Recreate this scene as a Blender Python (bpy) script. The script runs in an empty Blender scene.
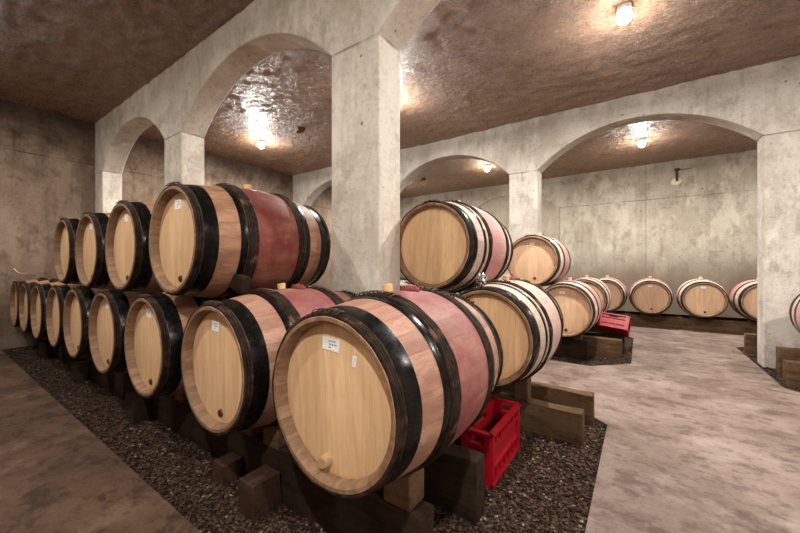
import bpy, bmesh, math, random
import numpy as np
from mathutils import Vector, Matrix
random.seed(7)
SC = bpy.context.scene
COL = SC.collection
PI = math.pi

# ------------------------------------------------------------------ helpers
def link(o):
    COL.objects.link(o); return o

def mesh_from(name, bm, mats, smooth=False):
    me = bpy.data.meshes.new(name)
    bmesh.ops.recalc_face_normals(bm, faces=bm.faces)
    bm.to_mesh(me); bm.free()
    for m in (mats if isinstance(mats, (list, tuple)) else [mats]):
        me.materials.append(m)
    if smooth:
        for p in me.polygons: p.use_smooth = True
    return me

def add(name, me, parent=None, loc=(0, 0, 0), rot=(0, 0, 0)):
    o = link(bpy.data.objects.new(name, me))
    o.location = loc; o.rotation_euler = rot
    if parent: o.parent = parent
    return o

def tag(o, label=None, cat=None, group=None, kind=None):
    if label: o['label'] = label
    if cat: o['category'] = cat
    if group: o['group'] = group
    if kind: o['kind'] = kind
    return o

def empty(name, loc, rot=(0, 0, 0)):
    o = link(bpy.data.objects.new(name, None))
    o.empty_display_size = .1
    o.location = loc; o.rotation_euler = rot
    return o

def sharp(o, deg=35):
    me = o if isinstance(o, bpy.types.Mesh) else o.data
    for p in me.polygons: p.use_smooth = True
    try: me.set_sharp_from_angle(angle=math.radians(deg))
    except Exception: pass

def bm_box(bm, x0, x1, y0, y1, z0, z1, mat=0):
    v = [bm.verts.new(p) for p in ((x0,y0,z0),(x1,y0,z0),(x1,y1,z0),(x0,y1,z0),(x0,y0,z1),(x1,y0,z1),(x1,y1,z1),(x0,y1,z1))]
    for f in ((0,3,2,1),(4,5,6,7),(0,1,5,4),(1,2,6,5),(2,3,7,6),(3,0,4,7)):
        bm.faces.new([v[i] for i in f]).material_index = mat
    return v

def bm_prism(bm, pts, z0, z1):
    lo = [bm.verts.new((x, y, z0)) for x, y in pts]; hi = [bm.verts.new((x, y, z1)) for x, y in pts]
    n = len(pts)
    bm.faces.new(lo[::-1]); bm.faces.new(hi)
    for i in range(n):
        bm.faces.new((lo[i], lo[(i+1)%n], hi[(i+1)%n], hi[i]))

def bm_lathe(bm, prof, n=72, closed=True, wob=None):
    """prof: list of (y, r) turned about the Y axis"""
    rings = []
    for k, (y, r) in enumerate(prof):
        ring = []
        for i in range(n):
            a = 2*PI*i/n
            rr = r + (wob(a, k) if wob else 0)
            ring.append(bm.verts.new((rr*math.sin(a), y, rr*math.cos(a))))
        rings.append(ring)
    m = len(rings)
    for k in range(m if closed else m-1):
        A, B = rings[k], rings[(k+1)%m]
        for i in range(n):
            bm.faces.new((A[i], A[(i+1)%n], B[(i+1)%n], B[i]))
    return rings

def rough_block(bm, x0, x1, y0, y1, z0, z1, j=.004, seed=0, cuts=6, bev=.006):
    """weathered timber: bevelled, slightly uneven box"""
    rnd = random.Random(seed)
    b = bmesh.new()
    bm_box(b, x0, x1, y0, y1, z0, z1)
    bmesh.ops.bevel(b, geom=b.edges[:], offset=bev, segments=2, affect='EDGES', profile=.6)
    L = x1-x0
    n = max(1, min(24, int(L/.09)))
    for i in range(1, n):
        x = x0+L*i/n
        bmesh.ops.bisect_plane(b, geom=b.verts[:]+b.edges[:]+b.faces[:], plane_co=(x,0,0), plane_no=(1,0,0))
    for v in b.verts:
        v.co += Vector((rnd.uniform(-j,j)*.5, rnd.uniform(-j,j), rnd.uniform(-j,j)))
    me = bpy.data.meshes.new('t'); b.to_mesh(me); b.free()
    bm.from_mesh(me); bpy.data.meshes.remove(me)

# ------------------------------------------------------------------ node helpers
class NT:
    def __init__(s, name):
        s.m = bpy.data.materials.new(name); s.m.use_nodes = True
        s.t = s.m.node_tree; s.n = s.t.nodes; s.l = s.t.links
        s.b = s.n['Principled BSDF']
        s.tc = s.n.new('ShaderNodeTexCoord')
        s.co = s.tc.outputs['Object']
    def put(s, sock, v):
        if isinstance(v, bpy.types.NodeSocket): s.l.new(v, sock)
        elif isinstance(v, tuple) and len(v) == 3 and sock.type == 'RGBA': sock.default_value = v+(1,)
        else: sock.default_value = v
    def math(s, op, a, b=0.0, c=0.0):
        n = s.n.new('ShaderNodeMath'); n.operation = op
        for i, v in enumerate((a, b, c)): s.put(n.inputs[i], v)
        return n.outputs[0]
    def mapping(s, scale=(1,1,1), loc=(0,0,0), rot=(0,0,0), co=None):
        n = s.n.new('ShaderNodeMapping'); s.l.new(co or s.co, n.inputs[0])
        n.inputs['Location'].default_value = loc; n.inputs['Rotation'].default_value = rot; n.inputs['Scale'].default_value = scale
        return n.outputs[0]
    def noise(s, scale=5, detail=4, rough=.55, co=None, dist=0):
        n = s.n.new('ShaderNodeTexNoise'); s.l.new(co or s.co, n.inputs['Vector'])
        n.inputs['Scale'].default_value = scale; n.inputs['Detail'].default_value = detail
        n.inputs['Roughness'].default_value = rough; n.inputs['Distortion'].default_value = dist
        return n.outputs['Fac']
    def voro(s, scale=5, co=None, feature='F1', out='Distance'):
        n = s.n.new('ShaderNodeTexVoronoi'); n.feature = feature; s.l.new(co or s.co, n.inputs['Vector'])
        n.inputs['Scale'].default_value = scale
        return n.outputs[out]
    def ramp(s, f, a, b, lo=0.0, hi=1.0):
        n = s.n.new('ShaderNodeMapRange'); s.put(n.inputs[0], f)
        n.inputs[1].default_value = a; n.inputs[2].default_value = b; n.inputs[3].default_value = lo; n.inputs[4].default_value = hi
        n.interpolation_type = 'SMOOTHSTEP'
        return n.outputs[0]
    def mix(s, f, a, b, mode='MIX'):
        n = s.n.new('ShaderNodeMix'); n.data_type = 'RGBA'; n.blend_type = mode
        s.put(n.inputs[0], f); s.put(n.inputs[6], a); s.put(n.inputs[7], b)
        return n.outputs[2]
    def sep(s, co=None):
        n = s.n.new('ShaderNodeSeparateXYZ'); s.l.new(co or s.co, n.inputs[0]); return n.outputs
    def comb(s, x, y, z):
        n = s.n.new('ShaderNodeCombineXYZ')
        for i, v in enumerate((x, y, z)): s.put(n.inputs[i], v)
        return n.outputs[0]
    def rand(s):
        return s.n.new('ShaderNodeObjectInfo').outputs['Random']
    def white(s, v):
        n = s.n.new('ShaderNodeTexWhiteNoise'); n.noise_dimensions = '1D'; s.put(n.inputs['W'], v); return n.outputs['Value']
    def bump(s, h, strength=.3, dist=.02):
        n = s.n.new('ShaderNodeBump'); n.inputs['Strength'].default_value = strength; n.inputs['Distance'].default_value = dist
        s.put(n.inputs['Height'], h); s.l.new(n.outputs[0], s.b.inputs['Normal']); return n
    def out(s, col, rough=.8, spec=.3, metal=0.0):
        s.put(s.b.inputs['Base Color'], col); s.put(s.b.inputs['Roughness'], rough)
        s.put(s.b.inputs['Specular IOR Level'], spec); s.put(s.b.inputs['Metallic'], metal)
        return s.m

def concrete(name, base, stain, dark, stain_amt=.6, pits=.5, seams=(), vseam=None, axis=0, topdirt=0, lowdirt=0, seed=0.0):
    t = NT(name)
    co = t.mapping(loc=(seed, seed*.7, seed*.3))
    cs = t.mapping(scale=(1, 1, .45), loc=(seed, seed, seed))
    n1 = t.noise(1.3, 9, .68, cs); n2 = t.noise(3.2, 12, .78, co); n3 = t.noise(30, 8, .75, co)
    col = t.mix(t.math('MULTIPLY', t.ramp(n1, .42, .62), stain_amt), base, stain)
    col = t.mix(t.ramp(n2, .49, .62, 0, .62*stain_amt), col, dark)
    col = t.mix(t.ramp(n3, .50, .66, 0, .55*stain_amt), col, dark)
    n4 = t.noise(1.7, 12, .74, t.mapping(scale=(1, 1, .7), loc=(seed+3, seed, 2)))
    col = t.mix(t.ramp(n4, .51, .60, 0, .7*stain_amt), col, stain)
    st = t.noise(5, 8, .7, t.mapping(scale=(2.4, 2.4, .22), loc=(seed, 1, seed)))
    col = t.mix(t.ramp(st, .54, .68, 0, .5*stain_amt), col, dark)
    light = tuple(min(1, c*1.22) for c in base)
    col = t.mix(t.ramp(t.noise(3.1, 10, .72, cs), .50, .62, 0, .6), col, light)
    z = t.sep()[2]
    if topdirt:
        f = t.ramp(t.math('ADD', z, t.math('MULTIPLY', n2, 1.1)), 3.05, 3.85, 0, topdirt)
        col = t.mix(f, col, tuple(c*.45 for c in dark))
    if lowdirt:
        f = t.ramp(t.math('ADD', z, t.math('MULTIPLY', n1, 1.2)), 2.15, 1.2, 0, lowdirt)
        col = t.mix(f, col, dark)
    v = t.voro(9, co); sel = t.voro(9, co, out='Color')
    rs = t.sep(sel)[0]
    pit = t.math('MULTIPLY', t.math('LESS_THAN', v, t.math('MULTIPLY', rs, .11)), t.math('GREATER_THAN', rs, .3))
    col = t.mix(t.math('MULTIPLY', pit, pits), col, tuple(c*.35 for c in dark))
    h = t.math('ADD', t.math('MULTIPLY', n2, .5), t.math('MULTIPLY', n3, .35))
    h = t.math('SUBTRACT', h, t.math('MULTIPLY', pit, .5))
    for s in seams:
        d = t.math('ABSOLUTE', t.math('SUBTRACT', t.math('ADD', z, t.math('MULTIPLY', n2, .012)), s))
        line = t.ramp(d, .003, .011, 1, 0)
        line = t.math('MULTIPLY', line, t.ramp(t.noise(2.2, 3, .6, co), .38, .55))
        col = t.mix(t.math('MULTIPLY', line, .55), col, tuple(c*.5 for c in dark))
        h = t.math('SUBTRACT', h, t.math('MULTIPLY', line, .35))
    if vseam:
        x = t.sep()[axis]
        d = t.math('ABSOLUTE', t.math('SUBTRACT', t.math('FRACT', t.math('DIVIDE', t.math('ADD', x, 20.3), vseam)), .5))
        line = t.ramp(d, .003/vseam, .012/vseam, .8, 0)
        col = t.mix(t.math('MULTIPLY', line, .4), col, tuple(c*.5 for c in dark))
        h = t.math('SUBTRACT', h, t.math('MULTIPLY', line, .3))
    t.bump(h, .9, .02)
    return t.out(col, .9, .12)

M = {}
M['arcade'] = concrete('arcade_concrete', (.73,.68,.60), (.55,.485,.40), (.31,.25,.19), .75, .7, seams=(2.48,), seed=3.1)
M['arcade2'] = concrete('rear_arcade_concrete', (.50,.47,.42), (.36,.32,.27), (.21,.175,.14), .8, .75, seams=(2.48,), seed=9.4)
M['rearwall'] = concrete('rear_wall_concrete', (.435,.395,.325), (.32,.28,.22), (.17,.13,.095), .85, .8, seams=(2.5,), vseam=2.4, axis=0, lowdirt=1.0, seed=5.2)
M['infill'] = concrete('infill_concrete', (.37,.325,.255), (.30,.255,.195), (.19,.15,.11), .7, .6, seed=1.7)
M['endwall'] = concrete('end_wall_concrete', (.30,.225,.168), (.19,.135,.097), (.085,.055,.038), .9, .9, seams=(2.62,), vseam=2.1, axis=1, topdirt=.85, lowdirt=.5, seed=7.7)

def ceiling_mat():
    t = NT('ceiling_shotcrete')
    n1 = t.noise(1.1, 8, .65); n2 = t.noise(9, 10, .75); n3 = t.noise(40, 6, .75)
    col = t.mix(t.ramp(n1, .38, .62), (.34,.188,.105), (.45,.27,.165))
    col = t.mix(t.ramp(n2, .48, .62, 0, .7), col, (.19,.105,.065))
    col = t.mix(t.ramp(n3, .50, .66, 0, .6), col, (.46,.32,.225))
    st = t.noise(20, 8, .75, t.mapping(scale=(.45, 1, 1), rot=(0, 0, .5)))
    h = t.math('ADD', t.math('MULTIPLY', n2, .5), t.math('ADD', t.math('MULTIPLY', n3, .5), t.math('MULTIPLY', st, .8)))
    t.bump(h, 1.0, .07)
    t.b.inputs['Coat Weight'].default_value = .5; t.b.inputs['Coat Roughness'].default_value = .2
    t.l.new(t.b.inputs['Normal'].links[0].from_socket, t.b.inputs['Coat Normal'])
    return t.out(col, t.ramp(n3, .4, .6, .2, .45), .7)
M['ceiling'] = ceiling_mat()

def floor_mat(name, c1, c2, dk, lt, amt):
    t = NT(name)
    a = t.noise(1.4, 7, .62); b = t.noise(5.0, 10, .75, t.mapping(scale=(1.0, 1.35, 1), rot=(0, 0, .25))); c = t.noise(60, 3, .6)
    d = t.noise(13, 10, .75, t.mapping(scale=(1, 1.2, 1), rot=(0, 0, -.2)))
    col = t.mix(t.ramp(a, .35, .66), c1, c2)
    col = t.mix(t.ramp(b, .48, .62, 0, .75), col, dk)
    col = t.mix(t.ramp(t.noise(2.6, 6, .65, t.mapping(loc=(4, 2, 0), scale=(1, 1.2, 1))), .5, .68, 0, amt), col, lt)
    col = t.mix(t.ramp(d, .5, .66, 0, .6), col, dk)
    col = t.mix(t.ramp(d, .48, .28, 0, .35), col, lt)
    col = t.mix(t.ramp(c, .45, .8, 0, .35), col, dk)
    t.bump(t.math('ADD', t.math('MULTIPLY', b, .6), t.math('MULTIPLY', c, .3)), .4, .008)
    return t.out(col, t.ramp(a, .3, .7, .62, .78), .25)
M['floor'] = floor_mat('floor_concrete', (.195,.140,.114), (.122,.081,.062), (.058,.036,.026), (.285,.226,.195), .5)
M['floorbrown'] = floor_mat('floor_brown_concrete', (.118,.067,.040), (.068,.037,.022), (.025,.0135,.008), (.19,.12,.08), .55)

def gravel_mat(name):
    t = NT(name)
    r = t.voro(55, out='Color'); s = t.sep(r)
    col = t.mix(s[0], (.022,.0135,.0095), (.075,.047,.033))
    col = t.mix(t.math('GREATER_THAN', s[1], .95), col, (.13,.10,.08))
    col = t.mix(t.ramp(t.noise(1.6, 4), .4, .65, 0, .5), col, (.04,.026,.018))
    t.bump(t.voro(70), .8, .02)
    return t.out(col, .9, .05)
M['gravel'] = gravel_mat('gravel_ground')
def pebble_mat():
    t = NT('pebble_stone')
    g = t.n.new('ShaderNodeNewGeometry').outputs['Random Per Island']
    col = t.mix(t.math('POWER', g, 1.5), (.016,.0095,.0065), (.105,.064,.043))
    col = t.mix(t.math('GREATER_THAN', t.white(t.math('MULTIPLY', g, 977.0)), .975), col, (.22,.17,.14))
    return t.out(col, .9, .05)
M['pebble'] = pebble_mat()

def head_mat(name, c1, c2):
    t = NT(name)
    x, y, z = t.sep()
    r = t.rand()
    pl = t.math('FLOOR', t.math('MULTIPLY', t.math('ADD', x, t.math('MULTIPLY', r, .05)), 9.5))
    pr = t.white(t.math('ADD', pl, t.math('MULTIPLY', r, 31.0)))
    off = t.comb(t.math('MULTIPLY', pr, 3.0), t.math('MULTIPLY', r, 9.0), t.math('MULTIPLY', pr, 5.0))
    v = t.n.new('ShaderNodeVectorMath'); v.operation = 'ADD'; t.l.new(t.co, v.inputs[0]); t.l.new(off, v.inputs[1])
    g1 = t.noise(5, 10, .72, t.mapping(scale=(5, 1, .5), co=v.outputs[0]), dist=.5)
    g2 = t.noise(60, 3, .6, t.mapping(scale=(4, 1, .2), co=v.outputs[0]))
    col = t.mix(t.ramp(g1, .38, .62), c1, c2)
    col = t.mix(t.math('MULTIPLY', pr, .35), col, tuple(c*.78 for c in c2))
    col = t.mix(t.ramp(g2, .5, .8, 0, .28), col, tuple(c*.55 for c in c2))
    fr = t.math('ABSOLUTE', t.math('SUBTRACT', t.math('FRACT', t.math('MULTIPLY', t.math('ADD', x, t.math('MULTIPLY', r, .05)), 9.5)), .5))
    seam = t.ramp(fr, .492, .4995, 0, .45)
    col = t.mix(seam, col, tuple(c*.4 for c in c2))
    col = t.mix(t.ramp(t.noise(4, 4, .6, v.outputs[0]), .6, .8, 0, .3), col, (.42,.26,.13))
    t.bump(t.math('SUBTRACT', t.math('MULTIPLY', g2, .25), seam), .25, .004)
    return t.out(col, .62, .3)
M['head'] = head_mat('oak_head', (.71,.475,.275), (.58,.36,.19))
M['headpink'] = head_mat('fresh_oak_head', (.64,.43,.28), (.53,.335,.205))

def stave_mat(name, c1, c2, stain, amt, half=.15, spill=.0):
    t = NT(name)
    x, y, z = t.sep()
    r = t.rand()
    ang = t.math('DIVIDE', t.math('ARCTAN2', x, z), 2*PI)
    k = t.math('MULTIPLY', t.math('ADD', ang, .5), 27.0)
    pr = t.white(t.math('ADD', t.math('FLOOR', k), t.math('MULTIPLY', r, 71.0)))
    off = t.comb(t.math('MULTIPLY', pr, 4.0), t.math('MULTIPLY', r, 7.0), t.math('MULTIPLY', pr, 9.0))
    v = t.n.new('ShaderNodeVectorMath'); v.operation = 'ADD'; t.l.new(t.co, v.inputs[0]); t.l.new(off, v.inputs[1])
    g1 = t.noise(7, 10, .74, t.mapping(scale=(3, .6, 3), co=v.outputs[0])); g2 = t.noise(60, 6, .72, t.mapping(scale=(2.2, .16, 2.2), co=v.outputs[0]))
    col = t.mix(t.ramp(g1, .40, .60), c1, tuple(c*.85 for c in c2))
    col = t.mix(t.math('MULTIPLY', pr, .45), col, tuple(c*.66 for c in c2))
    b = t.math('ABSOLUTE', y)
    nb = t.noise(3.2, 6, .65)
    edge = t.math('ADD', b, t.math('MULTIPLY', t.math('SUBTRACT', nb, .5), .10))
    f = t.ramp(edge, half+.02, half-.02, 0, amt)
    f2 = t.math('MULTIPLY', t.ramp(t.noise(5, 10, .75, t.mapping(scale=(1, .6, .35), loc=(3, 1, 2))), .40, .60, .45, 1.0), f)
    col = t.mix(f2, col, stain)
    if spill:
        s = t.math('MULTIPLY', t.ramp(t.noise(2.6, 5, .65, t.mapping(loc=(5, 5, 1))), .42, .68, 0, spill), t.ramp(z, -.1, .25, .25, 1))
        col = t.mix(s, col, tuple(min(1, c*1.35+.03) for c in stain))
    col = t.mix(t.ramp(g2, .5, .68, 0, .42), col, tuple(c*.45 for c in c2))
    gr = t.noise(5, 10, .75, t.mapping(loc=(7, 3, 1)))
    col = t.mix(t.ramp(gr, .53, .66, 0, .45), col, tuple(c*.5 for c in c2))
    fr = t.math('ABSOLUTE', t.math('SUBTRACT', t.math('FRACT', k), .5))
    seam = t.ramp(fr, .480, .498, 0, .45)
    col = t.mix(seam, col, tuple(c*.3 for c in c2))
    spots = t.math('LESS_THAN', t.voro(16, t.mapping(loc=(1, 2, 3))), .06)
    col = t.mix(t.math('MULTIPLY', spots, .6), col, (.10,.05,.03))
    t.bump(t.math('SUBTRACT', t.math('MULTIPLY', g2, .3), seam), .35, .004)
    return t.out(col, .6, .3)
M['stave_red'] = stave_mat('wine_stained_staves', (.43,.24,.14), (.31,.16,.09), (.165,.028,.024), 1.0, .15, .35)
M['stave_pink'] = stave_mat('pink_stained_staves', (.47,.275,.19), (.36,.185,.125), (.23,.048,.056), .97, .15, .65)
M['stave_pale'] = stave_mat('pale_oak_staves', (.66,.535,.43), (.56,.43,.33), (.50,.27,.25), .55, .13, .25)
M['stave_rose'] = stave_mat('rose_oak_staves', (.64,.50,.41), (.54,.40,.32), (.42,.16,.16), .85, .15, .3)

def iron_mat():
    t = NT('black_iron')
    n = t.noise(20, 5, .65)
    col = t.mix(t.ramp(n, .5, .75, 0, .6), (.0045,.004,.0037), (.016,.009,.006))
    t.bump(n, .15, .003)
    return t.out(col, t.ramp(n, .3, .7, .16, .34), .22, .0)
M['iron'] = iron_mat()
M['chime'] = stave_mat('chime_wood', (.30,.175,.095), (.20,.11,.058), (.2,.1,.1), 0, .1)
def bark_mat():
    t = NT('chestnut_bark')
    n = t.noise(30, 5, .65); n2 = t.noise(7, 4)
    col = t.mix(t.ramp(n, .35, .7), (.011,.006,.004), (.045,.024,.014))
    col = t.mix(t.ramp(n2, .58, .68, 0, .7), col, (.19,.105,.052))
    t.bump(n, .6, .006)
    return t.out(col, .7, .15)
M['bark'] = bark_mat()
def plain(name, c, rough=.6, spec=.3, metal=0, nz=.25, sc=25, c2=None):
    t = NT(name)
    n = t.noise(sc, 4)
    col = t.mix(t.ramp(n, .4, .75, 0, 1 if c2 else nz*2), c, c2 or tuple(v*.55 for v in c))
    t.bump(n, .2, .003)
    return t.out(col, rough, spec, metal)
M['willow'] = plain('willow_cane', (.030,.017,.010), .7, .15, c2=(.20,.115,.055), sc=9)
M['paper'] = plain('white_paper', (.80,.80,.80), .7, .2, nz=.06)
M['ink'] = plain('grey_ink', (.22,.24,.32), .7)
M['cork'] = plain('pale_cork', (.72,.49,.24), .75, .2, nz=.15, sc=50)
M['plug'] = plain('wooden_plug', (.40,.26,.13), .7, .25, nz=.3, sc=40)
M['darkplug'] = plain('dark_wood_plug', (.045,.024,.015), .6)
M['redcloth'] = plain('red_cloth', (.26,.055,.045), .75, .2, c2=(.12,.03,.02), sc=30)
M['redplastic'] = plain('red_plastic', (.32,.004,.012), .38, .45, nz=.12, sc=8)
M['foil'] = plain('silver_foil', (.75,.75,.78), .18, .5, 1.0, nz=.3)
M['lampbase'] = plain('lamp_base', (.75,.75,.74), .5)
M['rust'] = plain('rusty_iron', (.10,.045,.022), .8, .3, .2, c2=(.03,.018,.012))
M['leaf'] = plain('weed_leaf', (.015,.04,.008), .6)
M['mortar'] = plain('pale_mortar', (.62,.54,.43), .9, .2, sc=20)
def timber(name, a, b, dk):
    t = NT(name)
    n = t.noise(6, 6, .65, t.mapping(scale=(.5, 3, 3))); n2 = t.noise(30, 5, .65)
    col = t.mix(t.ramp(n, .35, .7), a, b)
    col = t.mix(t.ramp(n2, .5, .75, 0, .65), col, dk)
    t.bump(t.math('ADD', n, t.math('MULTIPLY', n2, .5)), .5, .01)
    return t.out(col, .9, .06)
M['timber'] = timber('old_timber', (.034,.021,.0135), (.018,.011,.0075), (.008,.005,.0035))
M['timber_tan'] = timber('tan_timber', (.115,.069,.036), (.062,.037,.020), (.020,.012,.008))
M['chock'] = timber('chock_wood', (.135,.078,.042), (.078,.043,.023), (.03,.017,.010))
M['brick'] = timber('reddish_block', (.060,.031,.020), (.036,.019,.0125), (.016,.009,.0065))
def emit(name, c, s):
    t = NT(name); t.out((.9,.9,.9), .3)
    t.put(t.b.inputs['Emission Color'], c); t.b.inputs['Emission Strength'].default_value = s
    return t.m
M['bulb'] = emit('lit_bulb', (1,.96,.9), 40)

# ------------------------------------------------------------------ dimensions
H = 3.245                   # ceiling
XL, XR = -6.86, 5.6         # end walls
YF, YC = -1.9, 9.1          # wall behind the viewer, far wall
YA0, YA1 = 1.63, 1.87       # near arcade
YB0, YB1 = 5.29, 5.53       # far arcade
SPR, RISE = 2.48, .48

# ------------------------------------------------------------------ setting
def structure(name, bm, mat, bevel=0, smooth=False):
    o = add(name, mesh_from(name, bm, mat))
    o['kind'] = 'structure'
    if bevel:
        md = o.modifiers.new('bevel', 'BEVEL'); md.width = bevel; md.segments = 2; md.limit_method = 'ANGLE'; md.angle_limit = math.radians(50)
    return o

def arcade_bm(x0, x1, pillars, y0, y1, z0, H, spr, rise, nseg=28):
    """wall with segmental arch openings between the pillars (list of x ranges)"""
    bm = bmesh.new()
    cells = []     # (xa, xb, za_bottom, zb_bottom)
    pts = []
    for i, (a, b) in enumerate(pillars):
        pts.append(('p', a, b))
        if i+1 < len(pillars): pts.append(('o', b, pillars[i+1][0]))
    def sideface(xa, za, xb, zb):
        q = [bm.verts.new(p) for p in ((xa,y0,za),(xb,y0,zb),(xb,y1,zb),(xa,y1,za))]
        bm.faces.new(q)
    for k, a, b in pts:
        if k == 'p':
            for y in (y0, y1):
                for (u, w) in ((z0, spr), (spr, H)):
                    bm.faces.new([bm.verts.new(p) for p in ((a,y,u),(b,y,u),(b,y,w),(a,y,w))])
            sideface(a, z0, a, spr); sideface(b, z0, b, spr)
        else:
            s = (b-a)/2; R = (s*s+rise*rise)/(2*rise); th = math.asin(s/R); cx = (a+b)/2; cz = spr+rise-R
            arc = [(cx+R*math.sin(-th+2*th*i/nseg), cz+R*math.cos(-th+2*th*i/nseg)) for i in range(nseg+1)]
            arc[0] = (a, spr); arc[-1] = (b, spr)
            for (xa, za), (xb, zb) in zip(arc, arc[1:]):
                for y in (y0, y1):
                    bm.faces.new([bm.verts.new(p) for p in ((xa,y,za),(xb,y,zb),(xb,y,H),(xa,y,H))])
                sideface(xa, za, xb, zb)
    bmesh.ops.remove_doubles(bm, verts=bm.verts, dist=.0005)
    return bm

PA = [(XL, -6.52), (-4.365, -3.946), (-1.71, -1.304), (1.35, 1.77), (4.0, XR)]
PB = [(XL, -6.52), (-4.30, -3.88), (-1.654, -1.231), (1.09, 1.51), (3.75, 4.17), (5.3, XR)]
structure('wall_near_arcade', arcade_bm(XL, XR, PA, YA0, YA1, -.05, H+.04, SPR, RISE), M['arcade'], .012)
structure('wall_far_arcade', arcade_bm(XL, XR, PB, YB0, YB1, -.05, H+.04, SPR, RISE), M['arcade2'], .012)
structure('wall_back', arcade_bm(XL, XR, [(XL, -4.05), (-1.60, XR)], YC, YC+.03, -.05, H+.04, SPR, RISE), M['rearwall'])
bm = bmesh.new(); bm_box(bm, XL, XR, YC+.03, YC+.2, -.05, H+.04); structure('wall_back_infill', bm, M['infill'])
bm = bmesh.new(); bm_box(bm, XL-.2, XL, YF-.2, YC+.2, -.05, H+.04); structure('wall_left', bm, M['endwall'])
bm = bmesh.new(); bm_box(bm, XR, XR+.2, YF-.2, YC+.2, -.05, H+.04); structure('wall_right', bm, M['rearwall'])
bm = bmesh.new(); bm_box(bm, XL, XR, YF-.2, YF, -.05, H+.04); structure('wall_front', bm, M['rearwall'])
from mathutils import noise as MN
def ceiling_mesh():
    st = .037
    nx = int((XR-XL+.4)/st); ny = int((YC-YF+.4)/st)
    V = []; F = []
    for j in range(ny+1):
        for i in range(nx+1):
            x = XL-.2+i*st; y = YF-.2+j*st
            h = MN.noise((x*5.5, y*8.0, 0))*.013+MN.noise((x*12, y*15, 3))*.013+MN.noise((x*.9, y*.9, 7))*.012
            V.append((x, y, H+.006+h))
    for j in range(ny):
        for i in range(nx):
            a = j*(nx+1)+i; F.append((a, a+nx+1, a+nx+2, a+1))
    n = len(V); w = nx+1
    c = [0, nx, n-1, n-w]
    top = [(V[k][0], V[k][1], H+.2) for k in c]; V += top
    F.append((n, n+1, n+2, n+3))
    me = bpy.data.meshes.new('ceiling'); me.from_pydata(V, [], F); me.materials.append(M['ceiling'])
    for p in me.polygons: p.use_smooth = True
    return me
add('ceiling', ceiling_mesh())['kind'] = 'structure'

# concrete floor: aisles around the gravel beds (bed = where the slab is left out)
X1, Y10, Y11 = -.18, .665, 3.02
X2, Y20, Y21 = -.08, 4.15, 6.45
X3, Y30, Y31 = 1.03, 4.18, 6.45
Y4 = 7.42
bm = bmesh.new(); zt, zb = 0, -.05
for pts in (
    [(-.52,YF),(XR,YF),(XR,Y10),(-.52,Y10)],
    [(X1,Y10),(XR,Y10),(XR,Y11),(X1,Y11)],
    [(X1,Y10),(X1,Y10+.34),(X1-.34,Y10)], [(X1,Y11),(X1-.36,Y11),(X1,Y11-.34)],
    [(XL,Y11),(XR,Y11),(XR,Y20),(XL,Y20)],
    [(X2,Y20),(X3,Y20),(X3,Y21),(X2,Y21)],
    [(X2,Y20),(X2,Y20+.36),(X2-.36,Y20)], [(X2,Y21),(X2-.3,Y21),(X2,Y21-.3)],
    [(X3,Y20),(XR,Y20),(XR,Y30),(X3,Y30)], [(X3,Y30),(X3+.14,Y30),(X3,Y30+.2)], [(X3,Y31),(X3,Y31-.25),(X3+.2,Y31)],
    [(XL,Y21),(XR,Y21),(XR,Y4),(XL,Y4)]):
    bm_prism(bm, pts, zb, zt)
structure('floor', bm, M['floor'])
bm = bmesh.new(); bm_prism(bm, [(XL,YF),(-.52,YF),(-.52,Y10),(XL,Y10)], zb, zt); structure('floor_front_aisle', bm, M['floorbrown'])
bm = bmesh.new(); bm_box(bm, XL, XR, YF, YC, -.2, -.028); structure('floor_gravel_bed', bm, M['gravel'])

# loose pebbles on the beds: one uncountable mass per bed
def pebbles(name, label, zones, seed):
    rng = np.random.default_rng(seed)
    base = np.array([(1,0,0),(-1,0,0),(0,1,0),(0,-1,0),(0,0,1),(0,0,-1),(.62,.62,.5),(-.62,.62,.45),(.62,-.62,.5),(-.62,-.62,.45)], float)
    faces = [(4,0,6),(6,0,2),(4,6,2),(4,2,7),(7,2,1),(4,7,1),(4,1,9),(9,1,3),(4,9,3),(4,3,8),(8,3,0),(4,8,0),(5,2,0),(5,1,2),(5,3,1),(5,0,3)]
    V = []; F = []; n0 = 0
    for (x0, x1, y0, y1, n, ok) in zones:
        for _ in range(n):
            x = rng.uniform(x0, x1); y = rng.uniform(y0, y1)
            if not ok(x, y): continue
            s = rng.uniform(.0032, .0085)*(1.5 if rng.random() < .06 else 1)
            a = rng.uniform(0, 2*PI); c, sn = math.cos(a), math.sin(a)
            p = base*(1+rng.uniform(-.25, .25, base.shape))*np.array([s*rng.uniform(.8,1.4), s, s*rng.uniform(.5,.85)])
            q = np.stack([p[:,0]*c-p[:,1]*sn+x, p[:,0]*sn+p[:,1]*c+y, p[:,2]-.028+s*.35+rng.uniform(0, .006)], 1)
            V.append(q); F += [(i+n0, j+n0, k+n0) for i, j, k in faces]; n0 += len(base)
    me = bpy.data.meshes.new(name); me.from_pydata(np.concatenate(V).tolist(), [], F); me.materials.append(M['pebble'])
    return tag(add(name, me), label, 'gravel', kind='stuff')
def ok1(x, y): return not ((x-X1)+(Y10-y) > -.36+.02 or (x-X1)+(y-Y11) > -.36+.02) and x < X1-.012 and Y10+.012 < y < Y11-.012
def ok2(x, y): return not ((x-X2)+(Y20-y) > -.36+.02) and x < X2-.012 and Y20+.012 < y < Y21-.012
def ok3(x, y): return x > X3+.012 and Y30+.012 < y and (x-X3)+(y-Y30) > .22
pebbles('gravel', 'dark brown loose gravel under the long near barrel rows', [
    (-3.2, X1, Y10, 1.02, 10000, ok1), (-6.8, -3.2, Y10, 1.0, 3000, ok1), (-1.0, X1, 1.0, 3.02, 13000, ok1)], 1)
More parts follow.
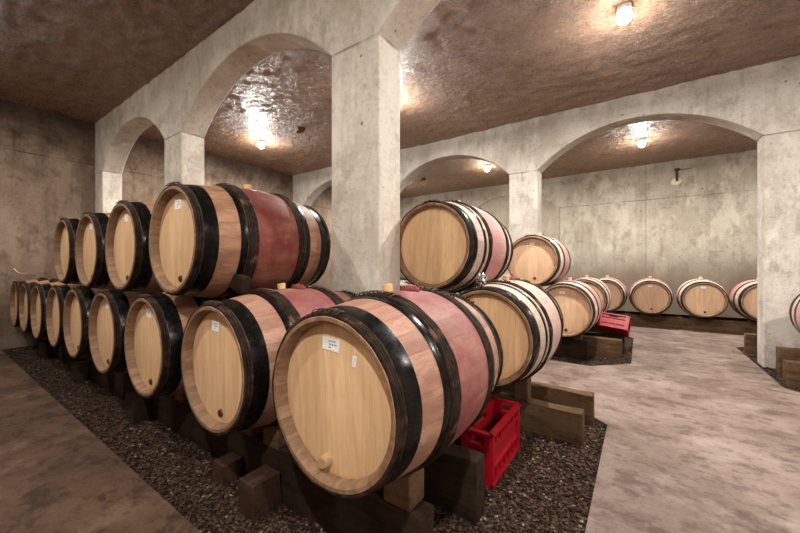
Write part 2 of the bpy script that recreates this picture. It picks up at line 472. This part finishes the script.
pebbles('gravel', 'dark gravel bed around the timbers of the barrels by the far arcade', [(-1.2, X2, Y20, 5.6, 4000, ok2)], 2)
pebbles('gravel', 'small strip of dark gravel at the foot of the right pillar', [(X3, 2.0, Y30, 5.3, 1500, ok3), (X3, 1.5, 5.3, 6.3, 500, ok3)], 3)

# ------------------------------------------------------------------ barrels
L, RB = .845, .328
RHS = {'trad': .273, 'lean': .281, 'iron': .290, 'wall': .272}
RH = .273
def rad(y): return RB-(RB-RH)*abs(2*y/L)**1.9
MC = {}
def cached(key, fn):
    if key not in MC: MC[key] = fn()
    return MC[key]

def staves_mesh(mat):
    bm = bmesh.new()
    ys = [-L/2+L*i/36 for i in range(37)]
    hd = .038                                     # depth of the recess to the head
    prof = [(y, rad(y)) for y in ys]
    prof[0] = (-L/2+.004, rad(L/2)); prof[-1] = (L/2-.004, rad(L/2))
    prof = [(-L/2, RH-.004)]+prof+[(L/2, RH-.004)]
    prof += [(L/2, RH-.016), (L/2-.012, RH-.026), (L/2-hd-.02, RH-.028)]
    prof += [(-L/2+hd+.02, RH-.028), (-L/2+.012, RH-.026), (-L/2, RH-.016)]
    bm_lathe(bm, prof, 108)
    for f in bm.faces:
        c = f.calc_center_median()
        if math.hypot(c.x, c.z) < RH-.010 or abs(c.y) > L/2-.0015: f.material_index = 1
    me = mesh_from('staves', bm, [M[mat], M['chime']]); sharp(me, 40); return me

def head_mesh(mat):
    bm = bmesh.new()
    rings = bm_lathe(bm, [(-L/2+.038, RH-.042), (-L/2+.041, RH-.0275), (-L/2+.058, RH-.0275)], 96, closed=False)
    bm.faces.new(rings[0]); bm.faces.new(rings[-1])
    me = mesh_from('head', bm, M[mat]); sharp(me, 50); return me

def hoop_mesh(a, b, th=.0035):
    bm = bmesh.new()
    n = 4; ys = [a+(b-a)*i/n for i in range(n+1)]
    outer = [(y, rad(y)+th) for y in ys]; inner = [(y, rad(y)-.001) for y in reversed(ys)]
    outer[0] = (a, rad(a)+th*.6); outer[-1] = (b, rad(b)+th*.6)
    bm_lathe(bm, outer+inner, 108)
    # overlapped end with two rivets
    for yy in (a*.7+b*.3, a*.3+b*.7):
        m = Matrix.Rotation(.35, 4, 'Y') @ Matrix.Translation((0, yy, rad(yy)+th))
        bmesh.ops.create_uvsphere(bm, u_segments=8, v_segments=5, radius=.006, matrix=m @ Matrix.Diagonal((1, 1, .6, 1)))
    me = mesh_from('iron_hoop', bm, M['iron']); sharp(me, 40); return me

def bark_hoop_mesh(a, b, n, seed):
    """n split chestnut rods lying side by side round the barrel"""
    bm = bmesh.new(); rnd = random.Random(seed)
    w = (b-a)/n
    for k in range(n):
        yc = a+w*(k+.5); rr = rad(yc); ph = rnd.uniform(0, 6); am = rnd.uniform(.0006, .0016)
        pr = []
        for i in range(9):
            t = PI*i/8
            pr.append((yc-w*.54*math.cos(t), rr+.0005+.0085*math.sin(t)))
        pr.append((yc+w*.5, rr-.004)); pr.append((yc-w*.5, rr-.004))
        bm_lathe(bm, pr, 108, wob=lambda an, kk, p=ph, m=am: m*math.sin(7*an+p)+m*.8*math.sin(17*an+2*p))
    me = mesh_from('wooden_hoop', bm, M['bark']); sharp(me, 50); return me

def binding_mesh(a, b, seed, at=0.0, arc=.5):
    """willow strip wound round the overlapping ends of the chestnut hoops"""
    bm = bmesh.new(); rnd = random.Random(seed)
    turns = 9
    for k in range(turns):
        an = at-arc/2+arc*k/(turns-1)+rnd.uniform(-.01, .01)
        if rnd.random() < .15: continue
        yc = (a+b)/2; w = (b-a)/2+.004
        m = Matrix.Rotation(an, 4, 'Y') @ Matrix.Translation((0, yc, rad(yc)+.003)) @ Matrix.Rotation(rnd.uniform(-.25, .25), 4, 'Z')
        seg = 10
        loop = []
        for i in range(seg+1):
            t = PI*i/seg
            loop.append((-w*math.cos(t), .0135*math.sin(t)))
        wid = rnd.uniform(.004, .006)
        rows = []
        for yy, zz in loop:
            rows.append([bm.verts.new(m @ Vector((sx*wid, yy, zz+dz))) for sx, dz in ((-1, 0), (-.5, .0022), (.5, .0022), (1, 0))])
        for p, q in zip(rows, rows[1:]):
            for i in range(3): bm.faces.new((p[i], p[i+1], q[i+1], q[i]))
        bm.faces.new(rows[0]); bm.faces.new(rows[-1])
    return mesh_from('willow_binding', bm, M['willow'], True)

def disc_plug(r0, r1, h, mat, name):
    bm = bmesh.new()
    rings = bm_lathe(bm, [(0.012, r0), (-h+.003, r1), (-h, r1-.003)], 20, closed=False)
    bm.faces.new(rings[0]); bm.faces.new(rings[-1])
    me = mesh_from(name, bm, M[mat]); sharp(me, 40); return me

def label_mesh(w, h, seed):
    bm = bmesh.new(); rnd = random.Random(seed)
    bm_box(bm, -w/2, w/2, -.0012, 0, -h/2, h/2)
    for i in range(3):
        zc = h*(.24-.24*i); x = -w*.12
        for j in range(rnd.randint(1, 3)):
            ww = w*rnd.uniform(.06, .16)
            bm_box(bm, x, x+ww, -.0016, -.001, zc-h*.05, zc+h*.05, 1); x += ww+w*.04
    return mesh_from('paper_label', bm, [M['paper'], M['ink']])

def cloth_mesh(seed):
    bm = bmesh.new(); rnd = random.Random(seed)
    bmesh.ops.create_icosphere(bm, subdivisions=3, radius=1)
    for v in bm.verts:
        n = v.co.normalized()
        k = 1+.22*math.sin(5*n.x+3*seed)*math.sin(6*n.y+seed)+.14*rnd.uniform(-1, 1)
        v.co = Vector((n.x*.036*k, n.y*.034*k, max(-.012, n.z*.02*k)))
    return mesh_from('bung_cloth', bm, M['redcloth'], True)

def barrel(x, y0, zc, label, kind='trad', mat='stave_red', head='head', sticker=None, plug='darkplug', plug_at=(.02, -.215), bung=True, cloth=False, yaw=0.0, group=None, roll=0.0, bung_at=0.0):
    """x: middle of the head, y0: front plane of the head rim, zc: height of the axis"""
    global RH
    RH = RHS[kind]
    root = empty('wine_barrel', (x, y0+L/2, zc-RB), (0, 0, yaw))
    tag(root, label, 'barrel', group)
    P = (0, 0, RB)
    add('staves', cached(('st', mat, kind), lambda: staves_mesh(mat)), root, P, (0, roll, 0))
    hm = cached(('hd', head, kind), lambda: head_mesh(head))
    hr = random.uniform(-.06, .06)
    h1 = add('head', hm, root, P, (0, hr, 0)); h2 = add('head', hm, root, P, (0, hr, PI))
    def both(fn, key):
        for s in (-1, 1): fn(s, key)
    if kind == 'trad':
        bands = [('i', .325, .387), ('b', .389, .421, 3), ('b', .129, .184, 4), ('i', .187, .222)]
    elif kind == 'lean':
        bands = [('i', .335, .385), ('b', .387, .421, 3), ('i', .225, .255), ('b', .150, .192, 3)]
    else:
        bands = [('b', .384, .421, 2), ('i', .332, .382), ('i', .15, .215)]
    for bi, bd in enumerate(bands):
        for s in (-1, 1):
            a, b = sorted((s*bd[1], s*bd[2]))
            if bd[0] == 'i':
                add('iron_hoop', cached(('ih', a, b, kind), lambda: hoop_mesh(a, b)), root, P, (0, roll+s*.8+bi, 0))
            else:
                sd = bi*2+s
                w = add('wooden_hoop', cached(('bh', a, b, kind), lambda: bark_hoop_mesh(a, b, bd[3], sd)), root, P, (0, roll*0, 0))
                bnd = add('willow_binding', cached(('wb', a, b, kind), lambda: binding_mesh(a, b, sd+3, .12*s+.1, .5)), w)
                bnd['label'] = 'pale willow strip binding'
    yh = -L/2+.038
    if sticker:
        sx, sz, sw, sh, sr = sticker
        add('paper_label', cached(('lb', sw, sh), lambda: label_mesh(sw, sh, 5)), root, (sx, yh-.0005, RB+sz), (0, sr, 0))
    if plug:
        light = plug == 'plug'
        add('tap_plug', cached(('pl', plug), lambda: disc_plug(.024, .020, .028, 'plug', 'tap_plug') if light else disc_plug(.019, .017, .007, plug, 'tap_plug')),
            root, (plug_at[0], yh, RB+plug_at[1]))
    if bung:
        ang = bung_at
        add('bung', cached('bung', lambda: disc_plug(.018, .023, .036, 'cork', 'bung')), root,
            (math.sin(ang)*(RB-.004), 0, RB+math.cos(ang)*(RB-.004)), (-PI/2, ang, 0))
    if cloth:
        add('bung_cloth', cached('cloth', lambda: cloth_mesh(2)), root, (.012, .045, RB*2+.002), (0, .06, .4))
    return root

G1 = None
ZB = .632
ZD = [0, .018, .022, .026, .032, .038, .044, .048, .05]     # the row sinks a little towards the end wall
YH = .748
fx = [-.808, -1.54, -2.285, -3.03, -3.77, -4.45, -5.13, -5.81, -6.49]
place_f = ['nearest and largest oak barrel, front end of bottom row, pale tap plug in its head',
  'second oak barrel from the front in the long bottom row, pink belly, dark plug',
  'third oak barrel from the front in the long bottom row, square white label',
  'fourth oak barrel from the front in the long bottom row, small white label',
  'fifth oak barrel from the front in the long bottom row, no label',
  'sixth oak barrel from the front in the long bottom row',
  'third barrel from the brown end wall in the long bottom row',
  'second barrel from the brown end wall in the long bottom row',
  'barrel standing last in the long bottom row, against the brown end wall']
stick = [(-.015,.175,.078,.042,.06), (-.02,.178,.062,.044,.05), (-.005,.185,.062,.05,0), (.0,.185,.05,.045,0), None, None, None, None, None]
for i, x in enumerate(fx):
    barrel(x, YH+random.uniform(-.006, .006)*(i > 0), ZB-ZD[i], 'barrel: '+place_f[i] if 0 else place_f[i], 'trad', 'stave_pink' if i < 2 else 'stave_red', 'head',
           stick[i], 'plug' if i == 0 else 'darkplug', (-.03, -.205) if i == 0 else (.025, -.2), True, i < 2, random.uniform(-.004, .004), roll=random.uniform(0, 6), bung_at=-.22 if i < 2 else 0)
ZT = ZB+.566
tx = [-1.965, -2.71, -3.45, -4.17]
place_t = ['large red-bellied barrel on top of the long row, nearest the front, leaning against no other',
  'second barrel from the right in the upper tier of the long row',
  'third barrel from the right in the upper tier of the long row',
  'farthest barrel of the upper tier, nearest the brown end wall']
place_t[0] = 'large red-bellied barrel at right end of the upper tier, whole side in view'
stt = [(.0,.185,.066,.05,0), (.005,.185,.055,.05,0), (.0,.185,.05,.045,0), None]
for i, x in enumerate(tx):
    dx = min(abs(x-b) for b in fx)
    zs = sorted((abs(x-b), ZD[k]) for k, b in enumerate(fx))[:2]
    ZT = ZB-(zs[0][1]+zs[1][1])/2+.006*(i == 0)+math.sqrt((2*RB+.006)**2-dx*dx)
    barrel(x, YH+.012, ZT, place_t[i], 'trad', 'stave_red', 'head', stt[i], 'darkplug', (.03, -.2), True, False, random.uniform(-.004, .004), roll=random.uniform(0, 6))
nb = bpy.data.objects['wine_barrel']
o = add('paper_label', cached('torn', lambda: label_mesh(.016, .034, 9)), nb, (.088, -L/2+.038-.0005, RB+.135), (0, .12, 0)); o['label'] = 'small torn remnant of a white label'
# rows behind the near arcade
YH2 = 1.93
barrel(-.755, YH2, .64, 'pale barrel with whitish staves and ochre head, at bottom right behind the nearest barrel', 'lean', 'stave_pale', 'head', None, None, bung=True, cloth=True, roll=.5)
barrel(-1.50, YH2, .64, 'oak barrel hidden low beside the big pillar, under the upper tier barrel', 'lean', 'stave_pale', 'head', None, None, bung=True, roll=2)
barrel(-1.13, YH2+.02, .64+.558, 'oak barrel with plain unlabelled head, on top just right of the big pillar', 'lean', 'stave_rose', 'head', None, None, bung=True, roll=3)
# far arcade, near side
YH3 = 4.2
barrel(-.705, YH3, .565, 'oak barrel with pink belly at bottom by the far arcade, beside the small red crate', 'iron', 'stave_rose', 'headpink', (-.02,.20,.055,.03,0), 'darkplug', (.02,-.22), cloth=True, roll=1)
barrel(-1.45, YH3, .565, 'oak barrel mostly hidden at bottom under the upper tier barrel of the far arcade', 'iron', 'stave_pale', 'headpink', None, 'darkplug', roll=2.2)
barrel(-1.055, YH3+.01, .565+.565, 'oak barrel on top of two others in front of the far pillar', 'iron', 'stave_rose', 'headpink', (.0,.20,.055,.03,0), 'darkplug', (.03,-.21), cloth=True, roll=4)
# far arcade, far side
barrel(-.69, 5.72, .565, 'pale oak barrel seen only by its whitish side, right behind the pink-bellied bottom barrel', 'iron', 'stave_pale', 'headpink', None, 'darkplug', cloth=True, roll=5)
# along the back wall
wl = ['leftmost barrel along the back wall, partly hidden by the whitish barrel side', 'barrel along the back wall, second from the left, red bung cloth on top',
      'barrel along the back wall, third from the left, fully in view beside the pillar', 'rightmost barrel along the back wall, cut off by the right pillar']
for i, x in enumerate((-.52, .15, .845, 1.54)):
    barrel(x, 7.3, .525, wl[i], 'wall', 'stave_rose' if i != 2 else 'stave_pale', 'headpink', (-.01,.195,.06,.03,0) if i in (1, 2) else None, 'darkplug', (.01,-.2), cloth=(i in (0, 1)), roll=i)
# right bay
barrel(1.52, YH3, .60, 'pink-stained barrel cut off by the right edge, in front of the right pillar', 'iron', 'stave_rose', 'headpink', None, 'darkplug', cloth=True, roll=2)

# ------------------------------------------------------------------ timbers, chocks, blocks
def beam(x0, x1, y0, y1, z1, label, mat='timber', name='timber_beam', cat='beam', z0=-.03, seed=0, group=None, bev=.006, j=.004):
    cx, cy = (x0+x1)/2, (y0+y1)/2
    bm = bmesh.new(); rough_block(bm, x0-cx, x1-cx, y0-cy, y1-cy, 0, z1-z0, seed=seed, bev=bev, j=j)
    o = add(name, mesh_from(name, bm, M[mat]), None, (cx, cy, z0)); sharp(o, 30)
    return tag(o, label, cat, group)
YP, PT = .975, .215
beam(-1.50, -.60, YP, YP+.09, PT, 'dark timber beam on edge carrying the front of the nearest barrel', seed=1)
beam(-3.42, -1.52, YP+.02, YP+.10, PT-.012, 'dark timber beam on edge below the second, third and fourth bottom barrels', seed=2)
beam(-5.15, -3.44, YP+.012, YP+.095, PT-.006, 'dark timber beam on edge in the middle of the long bottom row', seed=3)
beam(-6.78, -5.17, YP+.02, YP+.10, PT-.006, 'dark timber beam on edge at the end wall end of the long row', seed=4)
beam(-2.3, -.56, 1.36, 1.45, PT+.02, 'dark timber beam under the rear of the nearest barrels, end next to the red crate', seed=5)
beam(-4.5, -2.32, 1.36, 1.45, PT, 'dark timber beam in shadow under the rear of the long row', seed=6)
beam(-6.78, -4.52, 1.36, 1.45, PT, 'dark timber beam in shadow under the rear of the row by the end wall', seed=7)
beam(-2.0, -.285, 2.33, 2.42, .165, 'tan timber beam on edge with sawn end, behind the red crate', 'timber_tan', seed=8)
beam(-2.0, -.265, 2.68, 2.77, .172, 'tan timber beam on edge at the rear corner of the near gravel bed', 'timber_tan', seed=9)
beam(-2.2, -.50, 4.46, 4.56, .20, 'dark timber beam under the front of the far arcade barrels', seed=10)
beam(-.62, -.175, 4.72, 4.84, .20, 'short tan timber block end below the small red crate', 'timber_tan', seed=11)
beam(-2.2, -.16, 5.06, 5.16, .20, 'timber beam under the tilted small red crate, rear of the far arcade barrels', seed=12)
beam(-1.2, -.2, 5.95, 6.05, .20, 'dark timber beam behind the far arcade pillar under the whitish barrel', seed=13)
beam(-1.2, -.25, 6.3, 6.4, .20, 'dark timber beam farthest back on the far arcade gravel bed', seed=14)
beam(-1.6, 3.2, 7.56, 7.66, .185, 'long dark timber beam along the back wall, front of the barrel row', 'timber_tan', seed=15)
beam(-1.6, 3.2, 7.95, 8.05, .185, 'long dark timber beam along the back wall, rear of the barrel row', seed=16)
beam(1.09, 2.6, 4.55, 4.68, .195, 'tan timber beam end at the right edge under the pink-stained barrel', 'timber_tan', seed=17)
beam(1.14, 2.6, 5.0, 5.1, .24, 'dark timber beam against the foot of the right pillar', 'timber_tan', seed=18)
beam(1.06, 2.2, 5.85, 5.97, .235, 'timber beam end peeping out left of the right pillar', 'timber_tan', seed=19)

def block(x0, x1, y0, y1, z1, label, mat='timber', seed=0):
    beam(x0, x1, y0, y1, z1, label, mat, 'support_block', 'block', seed=seed, bev=.008, j=.005)
block(-1.45, -1.335, .83, .965, .13, 'squared dark timber block on the gravel before the second bottom barrel', 'brick', 31)
block(-1.78, -1.68, .88, .985, .075, 'low reddish block on the gravel, left of the squared dark block', 'brick', 32)
block(-2.99, -2.84, .875, .985, .16, 'dark block on the gravel below the fourth bottom barrel, small weed beside it', 'timber', 33)
block(-4.45, -4.30, .875, .975, .16, 'dark block on the gravel below the sixth bottom barrel', 'timber', 34)
block(-5.95, -5.80, .875, .975, .16, 'dark block on the gravel near the end wall', 'timber', 35)

def chock(bx, zc, yc, side, base, label, w=.10, x0=.05, x1=.165, ylocal=0.0, seed=0, mat='chock'):
    r = rad(ylocal)+.004
    rnd = random.Random(seed)
    xm = (x0+x1)/2
    zt = zc-math.sqrt(r*r-xm*xm); sl = xm/math.sqrt(r*r-xm*xm)
    top = lambda x: zt+sl*(x-xm)-.002
    pts = [(x0, base), (x1, base), (x1, top(x1)-.006), (x1-.008, top(x1-.008)), (x0, top(x0))]
    bm = bmesh.new()
    a = [bm.verts.new((side*(x-xm), -w/2, z-base)) for x, z in pts]; b = [bm.verts.new((side*(x-xm), w/2, z-base)) for x, z in pts]
    n = len(pts); bm.faces.new(a); bm.faces.new(b)
    for i in range(n): bm.faces.new((a[i], a[(i+1)%n], b[(i+1)%n], b[i]))
    bmesh.ops.recalc_face_normals(bm, faces=bm.faces)
    bmesh.ops.bevel(bm, geom=bm.edges[:], offset=.004, segments=1, affect='EDGES')
    o = add('wedge_chock', mesh_from('wedge_chock', bm, M[mat]), None, (bx+side*xm, yc, base)); sharp(o, 30)
    return tag(o, label, 'wedge')
ORD = ['nearest', 'second', 'third', 'fourth', 'fifth', 'sixth', 'seventh', 'eighth', 'ninth']
for i, x in enumerate(fx[:5]):
    pt = [PT, PT-.012, PT-.012, PT-.006, PT-.006, PT-.006, PT-.006, PT-.006, PT-.006][i]
    if i == 3: pt = PT-.012
    for s, nm in ((1, 'right'), (-1, 'left')):
        chock(x, ZB-ZD[i], YP+.05, s, pt+.004, 'worn wooden wedge holding the %s bottom barrel of the long row on its %s side' % (ORD[i], nm), .10, ylocal=YP+.05-YH-L/2, seed=i)
for x, s, zc, yc, yh, base, lb in (
    (-.755, 1, .64, 2.375, YH2, .168, 'upright wooden chock on the tan beam, right of the pale barrel behind'),
    (-.755, -1, .64, 2.375, YH2, .168, 'wooden chock on the tan beam, left of the pale barrel behind'),
    (-1.50, 1, .64, 2.375, YH2, .168, 'wooden chock in shadow under the barrel by the big pillar'),
    (-.705, 1, .565, 4.51, YH3, .203, 'wooden chock right of the pink-bellied barrel at the far arcade'),
    (-.705, -1, .565, 4.51, YH3, .203, 'wooden chock left of the pink-bellied barrel at the far arcade'),
    (-1.45, 1, .565, 4.51, YH3, .203, 'wooden chock under the hidden bottom barrel of the far arcade'),
    (-.69, 1, .565, 6.0, 5.72, .203, 'wooden chock under the whitish barrel behind the far arcade'),
    (.15, 1, .525, 7.61, 7.3, .188, 'wooden chock right of the second barrel at the back wall'),
    (.15, -1, .525, 7.61, 7.3, .188, 'wooden chock left of the second barrel at the back wall'),
    (.845, 1, .525, 7.61, 7.3, .188, 'wooden chock right of the third barrel at the back wall'),
    (.845, -1, .525, 7.61, 7.3, .188, 'wooden chock left of the third barrel at the back wall'),
    (-.52, 1, .525, 7.61, 7.3, .188, 'wooden chock right of the leftmost barrel at the back wall'),
    (1.54, -1, .525, 7.61, 7.3, .188, 'wooden chock left of the barrel cut off by the right pillar'),
    (1.52, -1, .60, 4.615, YH3, .198, 'wooden chock left of the pink-stained barrel at the right edge')):
    chock(x, zc, yc, s, base, lb, .09, .06, .15, ylocal=yc-yh-L/2, mat='chock' if yc < 4 else 'timber_tan')
# loose wedge between the tiers
bm = bmesh.new()
bm_prism(bm, [(-.05,-.03),(.05,-.03),(.05,.03),(-.05,.03)], 0, .085)
for v in bm.verts:
    if v.co.z > .05: v.co.x *= .7
bmesh.ops.bevel(bm, geom=bm.edges[:], offset=.005, segments=2, affect='EDGES')
wd = add('wedge_chock', mesh_from('wedge_chock', bm, M['timber']), None, (-1.72, .985, .935), (0, .42, .1)); sharp(wd, 30)
tag(wd, 'grey wooden wedge jammed between the big upper barrel and the second bottom barrel', 'wedge')
# rough stone propped beside the crate
bm = bmesh.new(); bmesh.ops.create_icosphere(bm, subdivisions=3, radius=1)
rr = random.Random(4)
for v in bm.verts:
    n = v.co.normalized(); k = 1+.18*math.sin(3*n.x+1)+.14*math.sin(5*n.y+2*n.z)+rr.uniform(-.05, .05)
    v.co = Vector((n.x*.075*k, n.y*.06*k, n.z*.07*k))
bmesh.ops.translate(bm, verts=bm.verts, vec=(0, 0, .065))
st = add('stone', mesh_from('stone', bm, M['chock']), None, (-.80, 1.52, .0)); sharp(st, 25)
st.location.z = -.03
tag(st, 'rough brown stone on the gravel between the rear beam and red crate', 'stone')

# ------------------------------------------------------------------ crates
def crate(loc, rot, lx, ly, hz, label):
    root = empty('plastic_crate', loc, rot); tag(root, label, 'crate')
    t = .022
    def panel(name, w, h, place):
        """ribbed side panel with a hand hole and openings, built in its own u/v plane"""
        bm = bmesh.new()
        us = [-w/2, -w/2+.03, -w*.16, w*.16, w/2-.03, w/2]
        vs = [.003, .03, h*.30, h*.36, h*.70, h*.76, h*.90, h-.004]
        for i in range(5):
            for j in range(7):
                hole = (i == 2 and j == 5) or (j == 1 and i in (1, 2, 3)) and False
                if hole: continue
                rec = .013 if (i in (1, 2, 3) and j in (1, 3, 5)) else 0
                if (i in (1, 3) and j == 5): rec = .013
                bm_box(bm, us[i], us[i+1], -t/2+rec, t/2, vs[j], vs[j+1])
        for f in np.linspace(-w/2+.06, w/2-.06, max(3, int(w/.07))):
            bm_box(bm, f-.003, f+.003, -t/2-.001, t/2, .032, h*.30)
            bm_box(bm, f-.003, f+.003, -t/2-.001, t/2, h*.76, h*.90) if abs(f) > w*.17 else None
        bm_box(bm, -w/2, w/2, -t/2-.006, t/2+.001, h-.014, h)
        bm_box(bm, -w/2, w/2, -t/2-.003, t/2+.001, 0, .012)
        o = add(name, mesh_from(name, bm, M['redplastic']), root, *place)
    panel('side_panel', lx, hz, ((0, -ly/2, 0), (0, 0, 0)))
    panel('side_panel', lx, hz, ((0, ly/2, 0), (0, 0, PI)))
    panel('end_panel', ly, hz, ((lx/2, 0, 0), (0, 0, PI/2)))
    panel('end_panel', ly, hz, ((-lx/2, 0, 0), (0, 0, -PI/2)))
    bm = bmesh.new()
    bm_box(bm, -lx/2, lx/2, -ly/2, ly/2, .001, .008)
    for x in np.linspace(-lx/2+.05, lx/2-.05, 6): bm_box(bm, x-.006, x+.006, -ly/2, ly/2, 0, .014)
    for y in np.linspace(-ly/2+.05, ly/2-.05, 4): bm_box(bm, -lx/2, lx/2, y-.006, y+.006, 0, .014)
    add('crate_floor', mesh_from('crate_floor', bm, M['redplastic']), root)
    return root
crate((-.675, 1.86, -.022), (0, 0, 0), .15, .46, .262, 'red plastic crate standing on gravel behind the nearest barrel')
crate((-.285, 5.09, .245), (-.5, .10, -.10), .31, .25, .18, 'small red plastic crate tilted on the beams beside the far arcade barrels')

# ------------------------------------------------------------------ small things
bm = bmesh.new(); bmesh.ops.create_icosphere(bm, subdivisions=3, radius=1); rr = random.Random(12)
for v in bm.verts:
    k = 1+rr.uniform(-.22, .2); v.co = Vector((v.co.x*.034*k, v.co.y*.034*k, v.co.z*.045*k+.04))
fo = add('foil_ball', mesh_from('foil_ball', bm, M['foil']), None, (-.80, 2.02, .935))
tag(fo, 'crumpled silvery foil ball resting on the pale barrel beside the upper one', 'foil')

cu = bpy.data.curves.new('cane', 'CURVE'); cu.dimensions = '3D'; cu.bevel_depth = .006; cu.bevel_resolution = 2
sp = cu.splines.new('BEZIER'); sp.bezier_points.add(2)
for p, c in zip(sp.bezier_points, ((-6.72, .78, 1.03), (-6.6, .80, .985), (-6.3, .85, .972))):
    p.co = c; p.handle_left_type = p.handle_right_type = 'AUTO'
tmp = bpy.data.objects.new('tmp', cu); link(tmp)
cm = bpy.data.meshes.new_from_object(tmp.evaluated_get(bpy.context.evaluated_depsgraph_get()))
bpy.data.objects.remove(tmp); bpy.data.curves.remove(cu)
co_ = add('cane_strip', cm); cm.materials.clear(); cm.materials.append(M['cork'])
tag(co_, 'thin pale loose cane lying on the last barrels by the end wall', 'cane')

bm = bmesh.new(); rr = random.Random(3)
for k in range(14):
    a = rr.uniform(0, 2*PI); ln = rr.uniform(.03, .06); hgt = rr.uniform(.015, .045)
    d = Vector((math.cos(a), math.sin(a), 0)); w = Vector((-d.y, d.x, 0))*.008
    p0 = Vector((0, 0, 0)); p1 = d*ln*.5+Vector((0, 0, hgt)); p2 = d*ln+Vector((0, 0, hgt*.7))
    vs = [bm.verts.new(p) for p in (p0-w*.3, p1-w, p2, p1+w, p0+w*.3)]; bm.faces.new(vs)
wdm = add('weed', mesh_from('weed', bm, M['leaf']), None, (-3.08, .93, -.025))
md = wdm.modifiers.new('solid', 'SOLIDIFY'); md.thickness = .001
tag(wdm, 'tiny green weed in the gravel beside a dark block', 'plant')

# rusty bracket on the back wall with a patch of pale mortar
br = empty('wall_bracket', (.62, YC, 2.82)); tag(br, 'rusty iron bracket high on the back wall above the barrels', 'bracket')
bm = bmesh.new(); bm_box(bm, -.02, .02, -.05, .01, 0, .25); bm_box(bm, -.04, .05, -.07, .01, .22, .26); bmesh.ops.bevel(bm, geom=bm.edges[:], offset=.006, segments=2, affect='EDGES')
add('bar', mesh_from('bar', bm, M['rust']), br)
bm = bmesh.new(); bmesh.ops.create_cone(bm, cap_ends=True, segments=8, radius1=.006, radius2=.004, depth=.22, matrix=Matrix.Translation((.13, -.03, .23)) @ Matrix.Rotation(PI/2, 4, 'Y')); add('hook_rod', mesh_from('hook_rod', bm, M['rust']), br)
bm = bmesh.new(); bmesh.ops.create_icosphere(bm, subdivisions=2, radius=1); rr = random.Random(8)
for v in bm.verts: k = 1+rr.uniform(-.2, .2); v.co = Vector((v.co.x*.10*k, v.co.y*.015, v.co.z*.10*k))
add('mortar_patch', mesh_from('mortar_patch', bm, M['mortar'], True), br)

# small dark anchors in the ceiling
for x, y, lb in ((-4.40, 3.56, 'small dark iron anchor in the ceiling seen through the large left arch'),
                 (-4.39, 7.3, 'small dark iron anchor in the ceiling seen through the far arch behind the pillar')):
    bm = bmesh.new(); bmesh.ops.create_cone(bm, cap_ends=True, segments=14, radius1=.035, radius2=.06, depth=.05, matrix=Matrix.Translation((0, 0, -.02)))
    bm_box(bm, -.09, .02, -.02, .02, -.05, -.02)
    a_ = add('ceiling_anchor', mesh_from('ceiling_anchor', bm, M['rust']), None, (x, y, H)); sharp(a_, 40)
    tag(a_, lb, 'anchor')

# ------------------------------------------------------------------ lamps
def lamp(x, y, label, power, seen=True):
    root = empty('ceiling_lamp', (x, y, H))
    tag(root, label, 'lamp')
    def mk_base():
        bm = bmesh.new()
        rings = bm_lathe(bm, [(-.03, .055), (.03, .055), (.036, .05), (.038, .03)], 32, closed=False); bm.faces.new(rings[0]); bm.faces.new(rings[-1])
        bmesh.ops.rotate(bm, verts=bm.verts, matrix=Matrix.Rotation(-PI/2, 3, 'X'))
        me = mesh_from('base', bm, M['lampbase']); sharp(me, 40); return me
    def mk_bulb():
        bm = bmesh.new(); bmesh.ops.create_uvsphere(bm, u_segments=24, v_segments=14, radius=.058, matrix=Matrix.Translation((0, 0, -.075)))
        return mesh_from('bulb', bm, M['bulb'], True)
    add('base', cached('lbase', mk_base), root); add('bulb', cached('lbulb', mk_bulb), root)
    for kd, pw, dz in (('AREA', power*.46, .142), ('POINT', power*.115, .16)):
        ld = bpy.data.lights.new('lamp_light', kd); ld.energy = pw; ld.color = (1, .955, .90)
        if kd == 'AREA': ld.shape = 'DISK'; ld.size = .10
        else: ld.shadow_soft_size = .03
        lo = link(bpy.data.objects.new('lamp_light', ld)); lo.location = (x, y, H-dz)
P1, P2, P3 = 118, 142, 120
lamp(-.11, 3.46, 'bright round lamp on the ceiling at the upper right, nearest in the middle aisle', P2)
lamp(-2.60, 3.60, 'bright ceiling lamp hidden behind the big pillar', P2)
lamp(-5.40, 3.50, 'bright ceiling lamp seen through the large left arch', P2)
lamp(0.02, 7.22, 'bright ceiling lamp seen through the wide right arch', P3)
lamp(-2.71, 7.15, 'small bright ceiling lamp seen through the arch right of the big pillar', P3)
lamp(-5.35, 7.2, 'ceiling lamp in the far left bay of the back aisle', P3)
lamp(2.6, 3.5, 'added unseen ceiling lamp to the right of the view in the middle aisle', P2)  # out of view, added to light the middle aisle from the right
lamp(2.7, 7.2, 'added unseen ceiling lamp to the right of the view in the back aisle', P3)  # likewise added beyond the right edge, lights the back aisle
lamp(.3, -.85, 'ceiling lamp above the viewer in the front aisle', P1)
lamp(-2.75, -.45, 'ceiling lamp left of the view in the front aisle', P1*.45)
lamp(-5.4, -.45, 'ceiling lamp at the end wall in the front aisle', P1*.4)
lamp(2.9, -.45, 'added unseen ceiling lamp far right in the front aisle', P1)  # unseen extra lamp, put in to light the front aisle

w = bpy.data.worlds.new('World'); SC.world = w; w.use_nodes = True
w.node_tree.nodes['Background'].inputs[0].default_value = (.02, .018, .016, 1)

# ------------------------------------------------------------------ camera
cam = bpy.data.cameras.new('Camera'); cam.sensor_width = 36; cam.lens = 343/800*36; cam.clip_start = .02
co = link(bpy.data.objects.new('Camera', cam)); co.location = (0, 0, 1.06); co.rotation_euler = (PI/2, 0, math.radians(35))
SC.camera = co
vs = SC.view_settings
vs.view_transform = 'Standard'; vs.look = 'None'; vs.gamma = 1; vs.use_curve_mapping = False; vs.exposure = 0.8
